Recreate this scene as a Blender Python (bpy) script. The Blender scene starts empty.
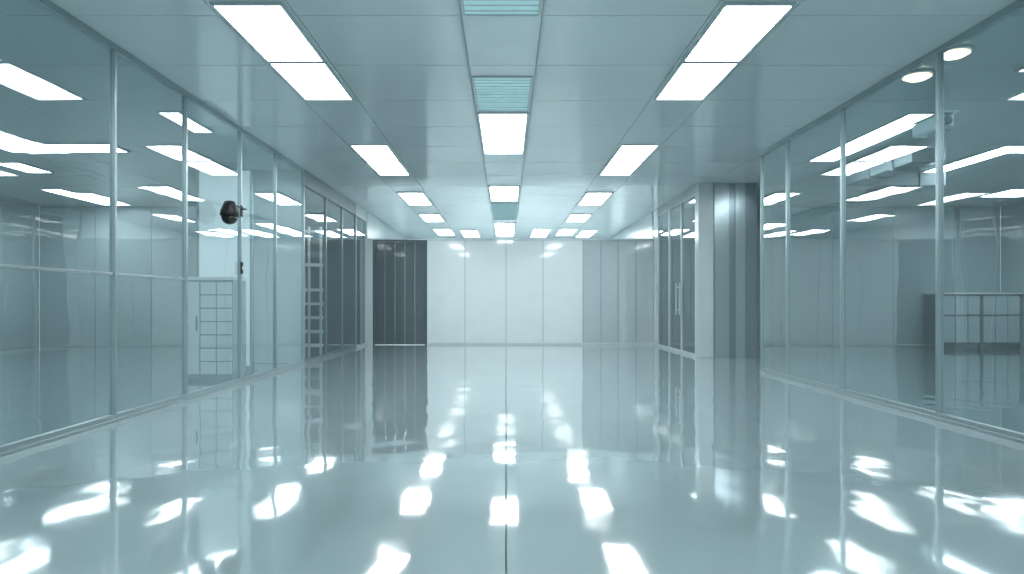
import bpy, math, random
from mathutils import Vector
random.seed(3)
sc=bpy.context.scene
col=sc.collection
CAMZ=0.94; H=3.0
def lin(c):
    out=[]
    for v in c:
        v/=255.0
        out.append(v/12.92 if v<=0.04045 else ((v+0.055)/1.055)**2.4)
    return tuple(out)+(1.0,)
# ---------------------------------------------------------------- materials
def mat(name,rgb,rough=0.4,metal=0.0,var=0.06,scale=3.0,bump=0.0,bscale=1.0,ior=1.5,coat=0.0,emit=None,es=0.0,stretch=(1,1,1),crough=0.03,bdetail=1.5,bstretch=None):
    m=bpy.data.materials.new(name); m.use_nodes=True
    nt=m.node_tree; b=nt.nodes['Principled BSDF']
    c=lin(rgb)
    tc=nt.nodes.new('ShaderNodeTexCoord'); mp=nt.nodes.new('ShaderNodeMapping')
    mp.inputs['Scale'].default_value=stretch
    nt.links.new(tc.outputs['Object'],mp.inputs['Vector'])
    n=nt.nodes.new('ShaderNodeTexNoise'); n.inputs['Scale'].default_value=scale
    nt.links.new(mp.outputs[0],n.inputs['Vector'])
    r=nt.nodes.new('ShaderNodeValToRGB')
    r.color_ramp.elements[0].position=0.3; r.color_ramp.elements[1].position=0.7
    r.color_ramp.elements[0].color=tuple(v*(1-var) for v in c[:3])+(1,)
    r.color_ramp.elements[1].color=tuple(min(1,v*(1+var)) for v in c[:3])+(1,)
    nt.links.new(n.outputs['Fac'],r.inputs['Fac'])
    nt.links.new(r.outputs['Color'],b.inputs['Base Color'])
    b.inputs['Roughness'].default_value=rough
    b.inputs['Metallic'].default_value=metal
    b.inputs['IOR'].default_value=ior
    b.inputs['Coat Weight'].default_value=coat
    b.inputs['Coat Roughness'].default_value=crough
    if bump>0:
        mp2=nt.nodes.new('ShaderNodeMapping'); mp2.inputs['Scale'].default_value=bstretch or stretch
        nt.links.new(tc.outputs['Object'],mp2.inputs['Vector'])
        n2=nt.nodes.new('ShaderNodeTexNoise'); n2.inputs['Scale'].default_value=bscale; n2.inputs['Detail'].default_value=bdetail
        nt.links.new(mp2.outputs[0],n2.inputs['Vector'])
        bp=nt.nodes.new('ShaderNodeBump'); bp.inputs['Strength'].default_value=1.0; bp.inputs['Distance'].default_value=bump
        nt.links.new(n2.outputs['Fac'],bp.inputs['Height'])
        nt.links.new(bp.outputs['Normal'],b.inputs['Normal'])
        nt.links.new(bp.outputs['Normal'],b.inputs['Coat Normal'])
    if emit:
        b.inputs['Emission Color'].default_value=lin(emit); b.inputs['Emission Strength'].default_value=es
    return m
def glassmat(name,tint,base=0.05,gain=0.9,rough=0.015,milk=0.08):
    m=bpy.data.materials.new(name); m.use_nodes=True
    nt=m.node_tree; nt.nodes.clear()
    o=nt.nodes.new('ShaderNodeOutputMaterial'); mx=nt.nodes.new('ShaderNodeMixShader')
    t=nt.nodes.new('ShaderNodeBsdfTransparent'); g=nt.nodes.new('ShaderNodeBsdfGlossy')
    t.inputs['Color'].default_value=lin(tint); g.inputs['Color'].default_value=(0.90,0.97,0.98,1)
    g.inputs['Roughness'].default_value=rough
    df=nt.nodes.new('ShaderNodeBsdfDiffuse'); df.inputs['Color'].default_value=lin((210,228,231))
    mk=nt.nodes.new('ShaderNodeMixShader'); mk.inputs['Fac'].default_value=milk
    nt.links.new(t.outputs[0],mk.inputs[1]); nt.links.new(df.outputs[0],mk.inputs[2])
    tc=nt.nodes.new('ShaderNodeTexCoord'); n=nt.nodes.new('ShaderNodeTexNoise'); n.inputs['Scale'].default_value=0.8
    bp=nt.nodes.new('ShaderNodeBump'); bp.inputs['Distance'].default_value=0.004
    nt.links.new(tc.outputs['Object'],n.inputs['Vector']); nt.links.new(n.outputs['Fac'],bp.inputs['Height'])
    nt.links.new(bp.outputs['Normal'],g.inputs['Normal'])
    lw=nt.nodes.new('ShaderNodeLayerWeight'); lw.inputs['Blend'].default_value=0.5
    pw=nt.nodes.new('ShaderNodeMath'); pw.operation='POWER'; pw.inputs[1].default_value=4.0
    a=nt.nodes.new('ShaderNodeMath'); a.operation='MULTIPLY_ADD'; a.use_clamp=True; a.inputs[1].default_value=gain; a.inputs[2].default_value=base
    nt.links.new(lw.outputs['Facing'],pw.inputs[0]); nt.links.new(pw.outputs[0],a.inputs[0]); nt.links.new(a.outputs[0],mx.inputs['Fac'])
    nt.links.new(mk.outputs[0],mx.inputs[1]); nt.links.new(g.outputs[0],mx.inputs[2]); nt.links.new(mx.outputs[0],o.inputs['Surface'])
    return m
M={}
M['floor']=mat('epoxy_floor',(152,171,176),rough=0.07,var=0.03,scale=0.7,bump=0.006,bscale=2.1,ior=1.6,coat=1.0,crough=0.04,bdetail=1.3,bstretch=(1.0,0.75,1))
M['gap']=mat('dark_joint',(104,116,120),rough=0.6)
M['ceil']=mat('ceiling_metal',(206,214,216),rough=0.12,metal=0.15,var=0.03,scale=0.5,ior=1.85)
M['channel']=mat('ceiling_channel',(218,225,227),rough=0.2,metal=0.1,var=0.03)
M['wallw']=mat('white_panel',(204,216,219),rough=0.10,var=0.02,coat=0.8)
M['wallgl']=mat('gloss_grey_panel',(168,182,186),rough=0.06,var=0.03,coat=1.0,ior=1.8)
M['wallg']=mat('grey_panel',(188,201,204),rough=0.25,var=0.04,scale=0.6)
M['wallb']=mat('blue_grey_panel',(168,183,187),rough=0.25,var=0.05,scale=0.6)
M['walld']=mat('dark_panel',(76,88,94),rough=0.10,var=0.05,coat=0.6)
M['wallm']=mat('mid_grey_panel',(138,152,157),rough=0.3,var=0.06)
M['alu']=mat('brushed_aluminium',(160,174,178),rough=0.32,metal=0.7,var=0.05,scale=20,stretch=(1,1,0.05))
M['frame']=mat('pale_frame',(184,197,201),rough=0.35,metal=0.2,var=0.03)
M['dframe']=mat('dark_frame',(116,129,134),rough=0.35,metal=0.4,var=0.05)
M['steel']=mat('polished_steel',(130,145,150),rough=0.22,metal=0.8,var=0.10,scale=1.0,stretch=(2,1,0.05))
M['steeld']=mat('dark_polished_steel',(108,123,129),rough=0.22,metal=0.8,var=0.10,scale=1.0,stretch=(2,1,0.05))
M['white']=mat('white_enamel',(236,242,243),rough=0.3,var=0.02)
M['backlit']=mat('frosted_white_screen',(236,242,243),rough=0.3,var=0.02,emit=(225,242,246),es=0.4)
M['black']=mat('black_plastic',(10,13,15),rough=0.5,var=0.1)
M['lens']=mat('dark_lens',(8,10,12),rough=0.2,coat=0.2)
M['teal']=mat('teal_filter_glow',(172,206,208),rough=0.4,var=0.08,scale=8,emit=(165,208,211),es=0.38)  # faint emission brightens the filter colour; the vent holds no lamp
M['tealslat']=mat('teal_slat',(202,216,218),rough=0.35,metal=0.1)
M['duct']=mat('galvanised_duct',(138,152,157),rough=0.5,metal=0.2,var=0.1)
M['lamp']=mat('lamp_diffuser',(240,250,250),rough=0.5,var=0.0,emit=(249,254,255),es=17.0)
M['lamp2']=mat('side_lamp_diffuser',(240,250,250),rough=0.5,var=0.0,emit=(249,254,255),es=18.0)
M['warm']=mat('warm_glare',(255,240,205),rough=0.5,var=0.0,emit=(255,238,205),es=2.5)  # glow of the added discs that imitate glare on glass
M['glass']=glassmat('clear_glass',(207,223,227),base=0.10,gain=0.9,milk=0.06)
M['dglass']=glassmat('smoked_glass',(200,213,217),base=0.06,gain=0.7,milk=0.06)
# ---------------------------------------------------------------- helpers
def mesh_boxes(name,boxes,mats,origin=None,bevel=0.0,parent=None):
    xs=[b[0] for b in boxes]+[b[1] for b in boxes]; ys=[b[2] for b in boxes]+[b[3] for b in boxes]; zs=[b[4] for b in boxes]
    if origin is None: origin=((min(xs)+max(xs))/2,(min(ys)+max(ys))/2,min(zs))
    V=[];F=[];I=[]
    for b in boxes:
        x0,x1,y0,y1,z0,z1=b[:6]; mi=b[6] if len(b)>6 else 0
        k=len(V)
        for z in (z0,z1):
            for (x,y) in ((x0,y0),(x1,y0),(x1,y1),(x0,y1)):
                V.append((x-origin[0],y-origin[1],z-origin[2]))
        for f in ((0,3,2,1),(4,5,6,7),(0,1,5,4),(1,2,6,5),(2,3,7,6),(3,0,4,7)):
            F.append(tuple(k+i for i in f)); I.append(mi)
    me=bpy.data.meshes.new(name); me.from_pydata(V,[],F)
    for m in mats: me.materials.append(M[m])
    for p,i in zip(me.polygons,I): p.material_index=i
    o=bpy.data.objects.new(name,me); o.location=origin; col.objects.link(o)
    if bevel>0:
        md=o.modifiers.new('bevel','BEVEL'); md.width=bevel; md.segments=2; md.limit_method='ANGLE'
    if parent: setparent(o,parent)
    return o
def wloc(p):
    v=Vector((0,0,0))
    while p: v+=Vector(p.location); p=p.parent
    return v
def setparent(o,p):
    o.parent=p; o.location=Vector(o.location)-wloc(p)
def quad(name,pts,m,parent=None):
    c=Vector((0,0,0))
    for p in pts: c+=Vector(p)/4
    me=bpy.data.meshes.new(name); me.from_pydata([tuple(Vector(p)-c) for p in pts],[],[(0,1,2,3)])
    me.materials.append(M[m]); o=bpy.data.objects.new(name,me); o.location=c; col.objects.link(o)
    if parent: setparent(o,parent)
    return o
def lathe(name,prof,m,loc,axis='Z',parent=None,seg=28):
    V=[];F=[]
    for r,h in prof:
        for i in range(seg):
            a=2*math.pi*i/seg; x,y,z=r*math.cos(a),r*math.sin(a),h
            if axis=='X': x,y,z=z,x,y
            if axis=='Y': x,y,z=y,z,x
            V.append((x,y,z))
    n=len(prof)
    for j in range(n-1):
        for i in range(seg):
            F.append((j*seg+i,j*seg+(i+1)%seg,(j+1)*seg+(i+1)%seg,(j+1)*seg+i))
    F.append(tuple(range(seg))[::-1]); F.append(tuple((n-1)*seg+i for i in range(seg)))
    me=bpy.data.meshes.new(name); me.from_pydata(V,[],F); me.materials.append(M[m])
    for p in me.polygons: p.use_smooth=len(p.vertices)==4
    o=bpy.data.objects.new(name,me); o.location=loc; col.objects.link(o)
    if parent: setparent(o,parent)
    return o
def empty(name,loc):
    o=bpy.data.objects.new(name,None); o.location=loc; o.empty_display_size=0.1; col.objects.link(o); return o
def tag(o,label,cat,group=None,kind=None):
    o['label']=label; o['category']=cat
    if group: o['group']=group
    if kind: o['kind']=kind
    return o
def struct(o,label,cat): return tag(o,label,cat,kind='structure')
# ---------------------------------------------------------------- floor / ceiling
XL,XR=-3.125,3.5; Y0=-3.0; YB=15.67; YE=23.0; XO=11.0
g=0.003
bx=[(-XO,XO,Y0,YE,-0.12,-0.012,1)]
for (xa,xb) in ((-XO,0),(0,XO)):
    for (ya,yb) in ((Y0,11.5),(11.5,YE)):
        bx.append((xa+(g if xa==0 else 0),xb-(g if xb==0 else 0),ya+g,yb-g,-0.012,0.0,0))
f=mesh_boxes('floor',bx,['floor','gap'],origin=(0,0,0)); struct(f,'glossy pale blue-grey epoxy floor with fine joints','floor')
bx=[(-XO,XO,Y0,YE,H+0.02,H+0.15,1)]
xl=[-XO,-8.6,-6.8,-5.0,-3.125,-2.06,-1.5,-0.32,0.26,1.46,2.02,3.5,5.3,7.1,8.9,XO]
y=5.02-1.05*8; ylist=[Y0]
while y<YE:
    if y>Y0: ylist.append(y)
    y+=1.05
ylist.append(YE)
for i in range(len(xl)-1):
    for j in range(len(ylist)-1):
        bx.append((xl[i]+0.003,xl[i+1]-0.003,ylist[j]+0.004,ylist[j+1]-0.004,H,H+0.02,2 if xl[i]==-0.32 else 0))
c=mesh_boxes('ceiling',bx,['ceil','gap','channel'],origin=(0,0,H)); struct(c,'satin grey-blue metal panel ceiling with fine joints','ceiling')
for k,x in enumerate((-0.34,0.26)):
    t=mesh_boxes('trim_%d'%(k+1),[(x,x+0.02,2.0,YE,H-0.012,H)],['alu']); struct(t,'slim metal strip edging the ceiling channel','trim')
# ---------------------------------------------------------------- windows (glazed bays)
wn=[0]
def bay_x(x,ya,yb,fm='alu',gm='glass',transoms=(),fw=0.016,zt=2.975,rail=0.055,label='',thick=0.045):
    wn[0]+=1
    t=thick/2
    bx=[(x-t,x+t,ya,ya+fw,0.0,zt),(x-t,x+t,yb-fw,yb,0.0,zt),
        (x-t,x+t,ya+fw,yb-fw,0.0,rail),(x-t-0.01,x+t+0.01,ya+0.001,yb-0.001,0.0,0.02),
        (x-t,x+t,ya+fw,yb-fw,zt-0.025,zt),(x-t,x+t,ya,yb,zt+0.001,H-0.001)]
    for z in transoms: bx.append((x-t*0.6,x+t*0.6,ya+fw,yb-fw,z-0.01,z+0.01))
    w=mesh_boxes('window_%d'%wn[0],bx,[fm],bevel=0.002)
    struct(w,label or 'full-height clear glass partition bay with slim metal frame','window')
    quad('pane',[(x,ya+fw,rail),(x,yb-fw,rail),(x,yb-fw,zt-0.025),(x,ya+fw,zt-0.025)],gm,parent=w)
    return w
lb=[-2.2,-0.9,0.39,1.66,2.93,4.20,5.57,6.81,8.22,9.47,10.78]
for i in range(len(lb)-1):
    tr=(1.17,) if lb[i+1]<6.9 else ()
    bay_x(XL,lb[i],lb[i+1],transoms=tr,label='full-height glass bay with mid rail and slim frame' if tr else '')
lb2=[10.78,12.1,13.3,14.5,15.6]
for i in range(4):
    bay_x(XL,lb2[i],lb2[i+1],fm='dframe' if i<3 else 'frame',gm='dglass' ,fw=0.03,zt=2.78,label='smoked glass bay with slim dark frame')
rb=[-0.9,0.75,2.4,4.02,5.65,7.27,8.69,9.57]
for i in range(len(rb)-1):
    bay_x(XR,rb[i],rb[i+1],fw=0.02)
# ---------------------------------------------------------------- walls
def panel_wall_y(name,y,xa,xb,step,z1,m,label,th=0.12,z0=0):
    bx=[(xa,xb,y+0.02,y+th,z0,z1,1)]
    edges=step if isinstance(step,list) else None
    if not edges:
        edges=[xa]
        while edges[-1]+step<xb-0.2: edges.append(edges[-1]+step)
        edges.append(xb)
    for a,b in zip(edges[:-1],edges[1:]): bx.append((a+0.005,b-0.005,y,y+0.02,z0+0.005,z1-0.005,0))
    return struct(mesh_boxes(name,bx,[m,'gap']),label,'wall')
def panel_wall_x(name,x,ya,yb,step,z1,m,label,s=1,th=0.12,z0=0):
    bx=[(min(x+0.02*s,x+th*s),max(x+0.02*s,x+th*s),ya,yb,z0,z1,1)]
    e=[ya]
    while e[-1]+step<yb-0.2: e.append(e[-1]+step)
    e.append(yb)
    for a,b in zip(e[:-1],e[1:]): bx.append((min(x,x+0.02*s),max(x,x+0.02*s),a+0.005,b-0.005,z0+0.005,z1-0.005,0))
    return struct(mesh_boxes(name,bx,[m,'gap']),label,'wall')
def pX(px,y): return (px-506)*y/700
e=[pX(p,YB) for p in (427,465,506,543,583)]
panel_wall_y('wall_back',YB,e[0],e[-1],e,2.35,'wallw','white gloss cleanroom partition with vertical joints',th=0.1)
e2=[e[-1]]+[pX(p,YB) for p in (601,618,636)]+[3.3]
panel_wall_y('wall_back_glazed',YB,e2[0],e2[-1],e2,2.35,'wallgl','reflective grey glass faced partition panels',th=0.1)
t=mesh_boxes('trim_3',[(XL,3.3,YB-0.02,YB+0.12,2.351,2.38)],['frame'],bevel=0.004); struct(t,'pale metal head rail on top of the partition','trim')
t=mesh_boxes('baseboard_back',[(e[0],3.3,YB-0.02,YB-0.001,0,0.05)],['frame'],bevel=0.003); struct(t,'pale metal skirting under the partition','baseboard')
t=mesh_boxes('trim_4',[(XL,XL+0.14,YB-0.02,YB+0.1,0,2.35)],['frame'],bevel=0.004); struct(t,'metal jamb beside the dark doorway','trim')
dx0,dx1=XL+0.14,e[0]
d=mesh_boxes('door_1',[(dx0,dx0+0.05,YB,YB+0.08,0,2.35),(dx1-0.05,dx1,YB,YB+0.08,0,2.35),(dx0+.05,dx1-.05,YB,YB+0.08,2.31,2.35)],['walld'],bevel=0.003)
struct(d,'wide dark sliding door with smooth gloss panels','door')
n=5; w=(dx1-dx0-0.1)/n
for i in range(n):
    mesh_boxes('door_leaf',[(dx0+0.05+i*w+0.002,dx0+0.05+(i+1)*w-0.002,YB+0.02,YB+0.05,0.01,2.308)],['walld'],bevel=0.003,parent=d)
panel_wall_y('wall_far',YE-0.12,-XO,XO,1.8,H,'wallw','pale end wall beyond the partition')
panel_wall_x('wall_far_left',XL,YB+0.1,YE-0.12,1.2,H,'wallg','grey panelled wall beyond the partition',s=-1)
panel_wall_x('wall_far_right',3.3,YB+0.1,YE-0.12,1.2,H,'wallg','grey panelled wall beyond the partition',s=1)
# left room
panel_wall_x('wall_left_room',-10.0,Y0,15.0,1.5,H,'wallg','grey panelled wall of side room',s=-1)
panel_wall_y('wall_left_room_end',15.0,-10.0,-4.7,1.2,H,'wallg','grey panelled end wall of side room')
panel_wall_x('wall_store_side',-4.7,11.0,15.0,1.3,H,'wallg','pale panelled wall around the store room',s=1)
panel_wall_y('wall_store_front',10.85,-4.7,XL-0.04,0.75,H,'wallg','pale panelled wall around the store room')
struct(mesh_boxes('wall_store_back',[(-4.58,XL-0.1,15.6,15.7,0,H)],['wallm']),'grey wall inside the store room','wall')
struct(mesh_boxes('wall_store_inner',[(-4.57,-4.55,11.0,15.6,0,H)],['wallm']),'grey wall inside the store room','wall')
# right room
panel_wall_x('wall_right_room',10.6,Y0,15.0,1.5,H,'wallb','blue-grey panelled wall of side room',s=1)
panel_wall_y('wall_right_room_end',15.0,4.4,10.6,1.3,H,'wallb','blue-grey panelled end wall of side room')
struct(mesh_boxes('wall_right_pier',[(3.3,3.56,12.0,12.2,0,H)],['wallb'],bevel=0.004),'slim grey pier at the end of the corridor wall','wall')
panel_wall_x('wall_right_end',3.3,15.25,YB,0.55,H,'wallw','narrow white panelled wall by the partition',s=1)
struct(mesh_boxes('wall_right_header',[(3.3,3.42,12.2,15.25,2.86,H)],['wallm'],bevel=0.003),'grey header above the glazed doors','wall')
struct(mesh_boxes('wall_right_lobby',[(4.3,4.36,12.45,15.6,0,H)],['wallm']),'grey wall behind the glazed doors','wall')
struct(mesh_boxes('wall_right_lobby_end',[(3.45,4.3,15.5,15.6,0,H)],['wallm']),'grey wall behind the glazed doors','wall')
dn=2
for (a,b,hy) in ((12.2,13.2,13.07),(13.2,14.2,13.33),(14.2,15.25,15.1)):
    d=mesh_boxes('door_%d'%dn,[(3.3,3.34,a,a+0.03,0,2.86),(3.3,3.34,b-0.03,b,0,2.86),(3.3,3.34,a+.03,b-.03,2.83,2.86),(3.3,3.34,a+.03,b-.03,0.0,0.05)],['frame'],bevel=0.003)
    struct(d,'tall smoked glass door with metal frame and bar handle','door'); dn+=1
    quad('pane',[(3.32,a+.03,.05),(3.32,b-.03,.05),(3.32,b-.03,2.83),(3.32,a+.03,2.83)],'dglass',parent=d)
    mesh_boxes('handle',[(3.23,3.25,hy-0.015,hy+0.015,0.72,1.32),(3.25,3.3,hy-0.01,hy+0.01,0.8,0.82),(3.25,3.3,hy-0.01,hy+0.01,1.23,1.25)],['frame'],parent=d)
# steel column
cx=[3.57,3.83,3.93,4.11,4.3]
col_o=empty('steel_column',(3.96,12.2,0))
for i,(a,b) in enumerate(zip(cx[:-1],cx[1:])):
    o=mesh_boxes('cladding_panel',[(a+0.001,b-0.001,12.0 if i!=1 else 12.01,12.05,0.0,H-0.001)],['steel' if i in (0,2) else 'steeld'],bevel=0.002,parent=col_o)
mesh_boxes('core',[(3.58,4.295,12.051,12.4,0.0,H-0.001)],['steeld'],parent=col_o)
tag(col_o,'polished steel clad column with vertical joints','column')
# ---------------------------------------------------------------- lights
def light(x0,x1,y0,y1,m='lamp',lab='rectangular recessed LED ceiling panel glowing cool white',grp='main ceiling panels'):
    r=empty('ceiling_light',((x0+x1)/2,(y0+y1)/2,H-0.02))
    t=0.022
    mesh_boxes('light_frame',[(x0,x1,y0,y0+t,H-0.02,H-0.001),(x0,x1,y1-t,y1,H-0.02,H-0.001),(x0,x0+t,y0+t,y1-t,H-0.02,H-0.001),(x1-t,x1,y0+t,y1-t,H-0.02,H-0.001)],['frame'],parent=r)
    mesh_boxes('diffuser',[(x0+t,x1-t,y0+t,y1-t,H-0.014,H-0.004)],[m],parent=r)
    tag(r,lab,'ceiling light',group=grp)
for cxx in (-1.78,1.74):
    for (a,b) in ((4.79,5.93),(5.95,7.05),(9.07,10.1),(10.12,11.2),(13.0,14.6),(16.2,17.6),(19.4,21.2),(0.6,1.7),(1.72,2.8)):
        light(cxx-0.25,cxx+0.25,a,b)
for q in ((-1.3,-0.8,19.8,21.8),(0.75,1.25,19.4,21.8),(2.15,2.6,19.8,21.8)):
    light(*q,lab='small cool white LED panel beyond the partition',grp='panels beyond the partition')
for (a,b) in ((7.55,9.6),(12.3,14.0),(18.0,21.5)):
    light(-0.31,0.245,a,b,lab='long recessed LED panel in the central ceiling channel',grp='central channel panels')
SL='side room ceiling panel glowing cool white, some added as fill light'
for q in ((-6.7,-5.1,9.0,9.5),(-8.4,-8.0,12.6,14.6),(-7.5,-7.1,10.2,11.0),(-3.75,-3.5,7.5,8.4),(-3.9,-3.55,11.2,12.2),  # last two are added to brighten the cabinet front and the rack
          (4.35,4.75,7.55,10.1),(6.5,6.85,9.1,11.1),(3.7,4.0,13.3,14.3),(4.5,4.9,5.2,6.2),(-5.4,-4.8,3.0,4.2),(5.2,5.7,1.5,3.0),(9.1,9.9,12.6,13.5)):
    light(*q,m='lamp2',lab=SL,grp='side room panels')
for (x,y) in ((3.70,6.3),(3.66,5.72)):  # added discs imitating warm reflection glare on the glass
    r=empty('glare_disc',(x,y,H-0.03))
    lathe('trim_ring',[(0.13,0.01),(0.14,0.015),(0.14,0.028),(0.1,0.029),(0.1,0.02),(0.11,0.01)],'wallg',(x,y,H-0.03),parent=r)
    lathe('lens',[(0.02,-0.032),(0.07,-0.025),(0.118,0.0),(0.1,0.02)],'warm',(x,y,H-0.03),parent=r)
    tag(r,'round warm glowing disc imitating glare on the glass','ceiling light',group='warm glare discs')
def vent(x0,x1,y0,y1):
    r=empty('ceiling_vent',((x0+x1)/2,(y0+y1)/2,H-0.03))
    mesh_boxes('vent_frame',[(x0,x1,y0,y0+.02,H-.015,H-.001),(x0,x1,y1-.02,y1,H-.015,H-.001),(x0,x0+.02,y0+.02,y1-.02,H-.015,H-.001),(x1-.02,x1,y0+.02,y1-.02,H-.015,H-.001)],['frame'],parent=r)
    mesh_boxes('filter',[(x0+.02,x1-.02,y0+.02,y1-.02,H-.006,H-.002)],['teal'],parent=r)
    s=[];y=y0+.09
    while y<y1-.05:
        s.append((x0+.02,x1-.02,y,y+.01,H-.013,H-.007)); y+=.09
    mesh_boxes('louvre',s,['tealslat'],parent=r)
    tag(r,'pale cyan filter grille with thin louvres and an added faint glow','ceiling vent',group='ceiling filter grilles')
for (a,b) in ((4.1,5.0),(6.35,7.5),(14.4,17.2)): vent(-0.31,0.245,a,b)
# ---------------------------------------------------------------- cabinet left room
cabx0,cabx1,caby0,caby1=-3.97,-3.34,8.55,9.0
cab=empty('storage_cabinet',((cabx0+cabx1)/2,(caby0+caby1)/2,0))
mesh_boxes('body',[(cabx0,cabx1,caby0+.02,caby1,0.05,1.22),(cabx0+.02,cabx1-.02,caby0+.05,caby1-.02,0,0.05)],['wallb'],bevel=0.004,parent=cab)
mesh_boxes('top',[(cabx0-.015,cabx1+.015,caby0-.015,caby1,1.221,1.26)],['white'],bevel=0.004,parent=cab)
dd=mesh_boxes('door',[(cabx0+.012,cabx0+.22,caby0-.002,caby0+.018,0.07,1.2)],['white'],bevel=0.003,parent=cab)
mesh_boxes('handle',[(cabx0+.19,cabx0+.202,caby0-.022,caby0-.003,0.6,0.78)],['dframe'],parent=dd)
for (xa,xb) in ((cabx0+.238,cabx0+.424),(cabx0+.44,cabx1-.012)):
    for i in range(7):
        z=0.07+i*0.163
        mesh_boxes('drawer',[(xa,xb,caby0-.002,caby0+.018,z,z+.146)],['white'],bevel=0.003,parent=cab)
tag(cab,'white storage cabinet, plain door beside grid of drawers','cabinet')
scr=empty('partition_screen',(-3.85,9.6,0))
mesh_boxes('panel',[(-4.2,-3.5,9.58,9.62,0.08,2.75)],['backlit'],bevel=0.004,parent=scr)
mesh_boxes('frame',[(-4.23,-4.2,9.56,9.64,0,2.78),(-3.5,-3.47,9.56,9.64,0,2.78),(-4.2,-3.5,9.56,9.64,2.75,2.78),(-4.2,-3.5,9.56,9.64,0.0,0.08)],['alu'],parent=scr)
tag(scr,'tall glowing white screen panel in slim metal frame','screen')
# black camera on the mullion
sx,sy,sz=XL+0.0235,8.2,1.90
cam1=empty('security_camera',(sx,sy,sz))
hx,hy=sx+0.06,sy-0.6
mesh_boxes('bracket',[(sx,sx+.015,sy-.04,sy+.015,sz+.05,sz+.18),(sx+.015,sx+.065,sy-.015,sy+.01,sz+.13,sz+.145),(sx+.045,sx+.065,hy,sy-.015,sz+.13,sz+.145)],['black'],bevel=0.003,parent=cam1)
lathe('housing',[(0.03,0.15),(0.055,0.14),(0.07,0.1),(0.095,0.04),(0.1,0.0),(0.092,-0.02)],'black',(hx+.04,hy,sz),parent=cam1)
lathe('dome',[(0.086,-0.02),(0.082,-0.05),(0.066,-0.08),(0.04,-0.1),(0.01,-0.108)],'lens',(hx+.04,hy,sz),parent=cam1)
tag(cam1,'black dome security camera on a mullion bracket','security camera')
# pale camera right
sx,sy,sz=XR+0.0235,5.67,2.36
cam2=empty('security_camera',(sx,sy,sz))
mesh_boxes('bracket',[(sx,sx+.015,sy-.03,sy+.05,sz-.06,sz+.05),(sx+.015,sx+.09,sy-.012,sy+.012,sz-.01,sz+.015),(sx+.07,sx+.09,sy+.012,sy+.3,sz-.01,sz+.015)],['wallb'],bevel=0.004,parent=cam2)
mesh_boxes('housing',[(sx+.02,sx+.15,sy+.06,sy+.45,sz+.016,sz+.13)],['white'],bevel=0.02,parent=cam2)
mesh_boxes('hood',[(sx+.012,sx+.158,sy+.01,sy+.42,sz+.131,sz+.142)],['white'],parent=cam2)
lathe('lens',[(0.035,0),(0.035,-0.02),(0.03,-0.03),(0.012,-0.033)],'wallm',(sx+.085,sy+.06,sz+.073),axis='Y',parent=cam2)
tag(cam2,'pale grey box security camera with hood on glass mullion','security camera')
sw=mesh_boxes('wall_switch',[(XL+.0235,XL+.038,8.17,8.23,1.28,1.42)],['black'],bevel=0.003)
mesh_boxes('button',[(XL+.0385,XL+.044,8.185,8.215,1.33,1.37)],['frame'],parent=sw)
tag(sw,'small dark door switch on metal mullion','switch')
# shelving rack in store
rk=empty('shelving_rack',(-3.6,12.5,0))
rx0,rx1,ry0,ry1=-3.98,-3.3,12.5,12.85
for (x,y) in ((rx0,ry0),(rx1-.03,ry0),(rx0,ry1-.03),(rx1-.03,ry1-.03),((rx0+rx1)/2+.1,ry0)):
    mesh_boxes('post',[(x,x+.04,y,y+.03,0,2.3)],['white'],parent=rk)
for z in (0.15,0.4,0.65,0.9,1.15,1.6,2.2):
    mesh_boxes('shelf',[(rx0+.04,rx1-.03,ry0+.032,ry1-.032,z,z+.05)],['white'],parent=rk)
tag(rk,'white metal shelving rack inside the store room','shelf')
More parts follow.
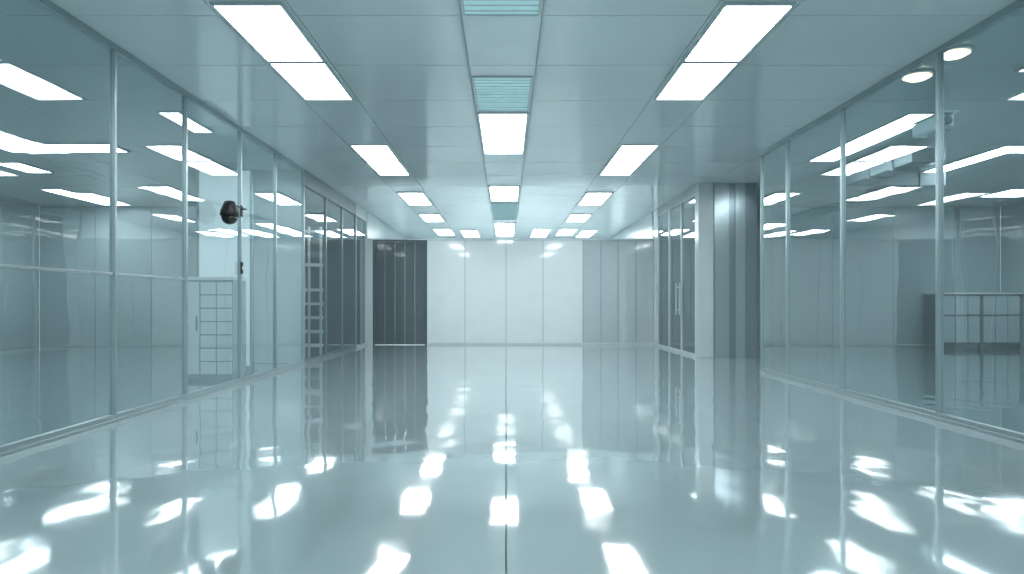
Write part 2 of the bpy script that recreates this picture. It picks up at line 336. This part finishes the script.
# ---------------------------------------------------------------- right room
for i in range(2):
    x0=8.95+i*0.82; x1=x0+0.8
    b=empty('base_cabinet',((x0+x1)/2,14.65,0))
    mesh_boxes('body',[(x0,x1,14.38,14.98,0.1,1.12),(x0+.02,x1-.02,14.44,14.98,0,0.1)],['wallm'],bevel=0.003,parent=b)
    st=(x1-x0-.04)/3
    for k in range(3):
        a=x0+.02+k*st+.008; c2=a+st-.016
        mesh_boxes('drawer',[(a,c2,14.36,14.379,0.70,1.09)],['wallg'],bevel=0.003,parent=b)
        mesh_boxes('door',[(a,c2,14.36,14.379,0.13,0.67)],['wallg'],bevel=0.003,parent=b)
    tag(b,'grey base cabinet with drawer fronts over doors','cabinet',group='cabinets along the side room wall')
ct=mesh_boxes('worktop',[(8.93,10.59,14.33,14.99,1.121,1.15)],['white'],bevel=0.004); tag(ct,'continuous pale worktop over base cabinets','worktop')
r=empty('air_duct',(5.6,10,2.7))
mesh_boxes('duct_body',[(5.1,6.6,10.5,10.85,2.7,2.9)],['duct'],bevel=0.01,parent=r)
mesh_boxes('duct_branch',[(5.1,5.4,8.8,10.499,2.71,2.89)],['duct'],bevel=0.01,parent=r)
for x in (5.6,6.2): mesh_boxes('flange',[(x,x+.03,10.47,10.88,2.67,2.93)],['duct'],parent=r)
for y in (9.2,9.8): mesh_boxes('flange',[(5.07,5.43,y,y+.03,2.68,2.92)],['duct'],parent=r)
for x in (5.9,6.4): mesh_boxes('hanger',[(x,x+.012,10.7,10.712,2.9,H-.001)],['alu'],parent=r)
for y in (9.0,9.5): mesh_boxes('hanger',[(5.25,5.262,y,y+.012,2.89,H-.001)],['alu'],parent=r)
tag(r,'rectangular galvanised ventilation duct hung under ceiling','duct')
# ---------------------------------------------------------------- world, camera
w=bpy.data.worlds.new('World'); sc.world=w; w.use_nodes=True
nt=w.node_tree
bg=nt.nodes['Background']; bg.inputs['Color'].default_value=lin((205,222,226)); bg.inputs['Strength'].default_value=1.2
cd=bpy.data.cameras.new('Camera'); cd.lens=700/1024*36; cd.sensor_width=36; cd.shift_x=6/1024; cd.shift_y=16/1024; cd.clip_end=100
co=bpy.data.objects.new('Camera',cd); co.location=(0,0,CAMZ); co.rotation_euler=(math.pi/2,0,0); col.objects.link(co); sc.camera=co
sc.view_settings.view_transform='Standard'; sc.view_settings.look='None'
sc.view_settings.exposure=0.0
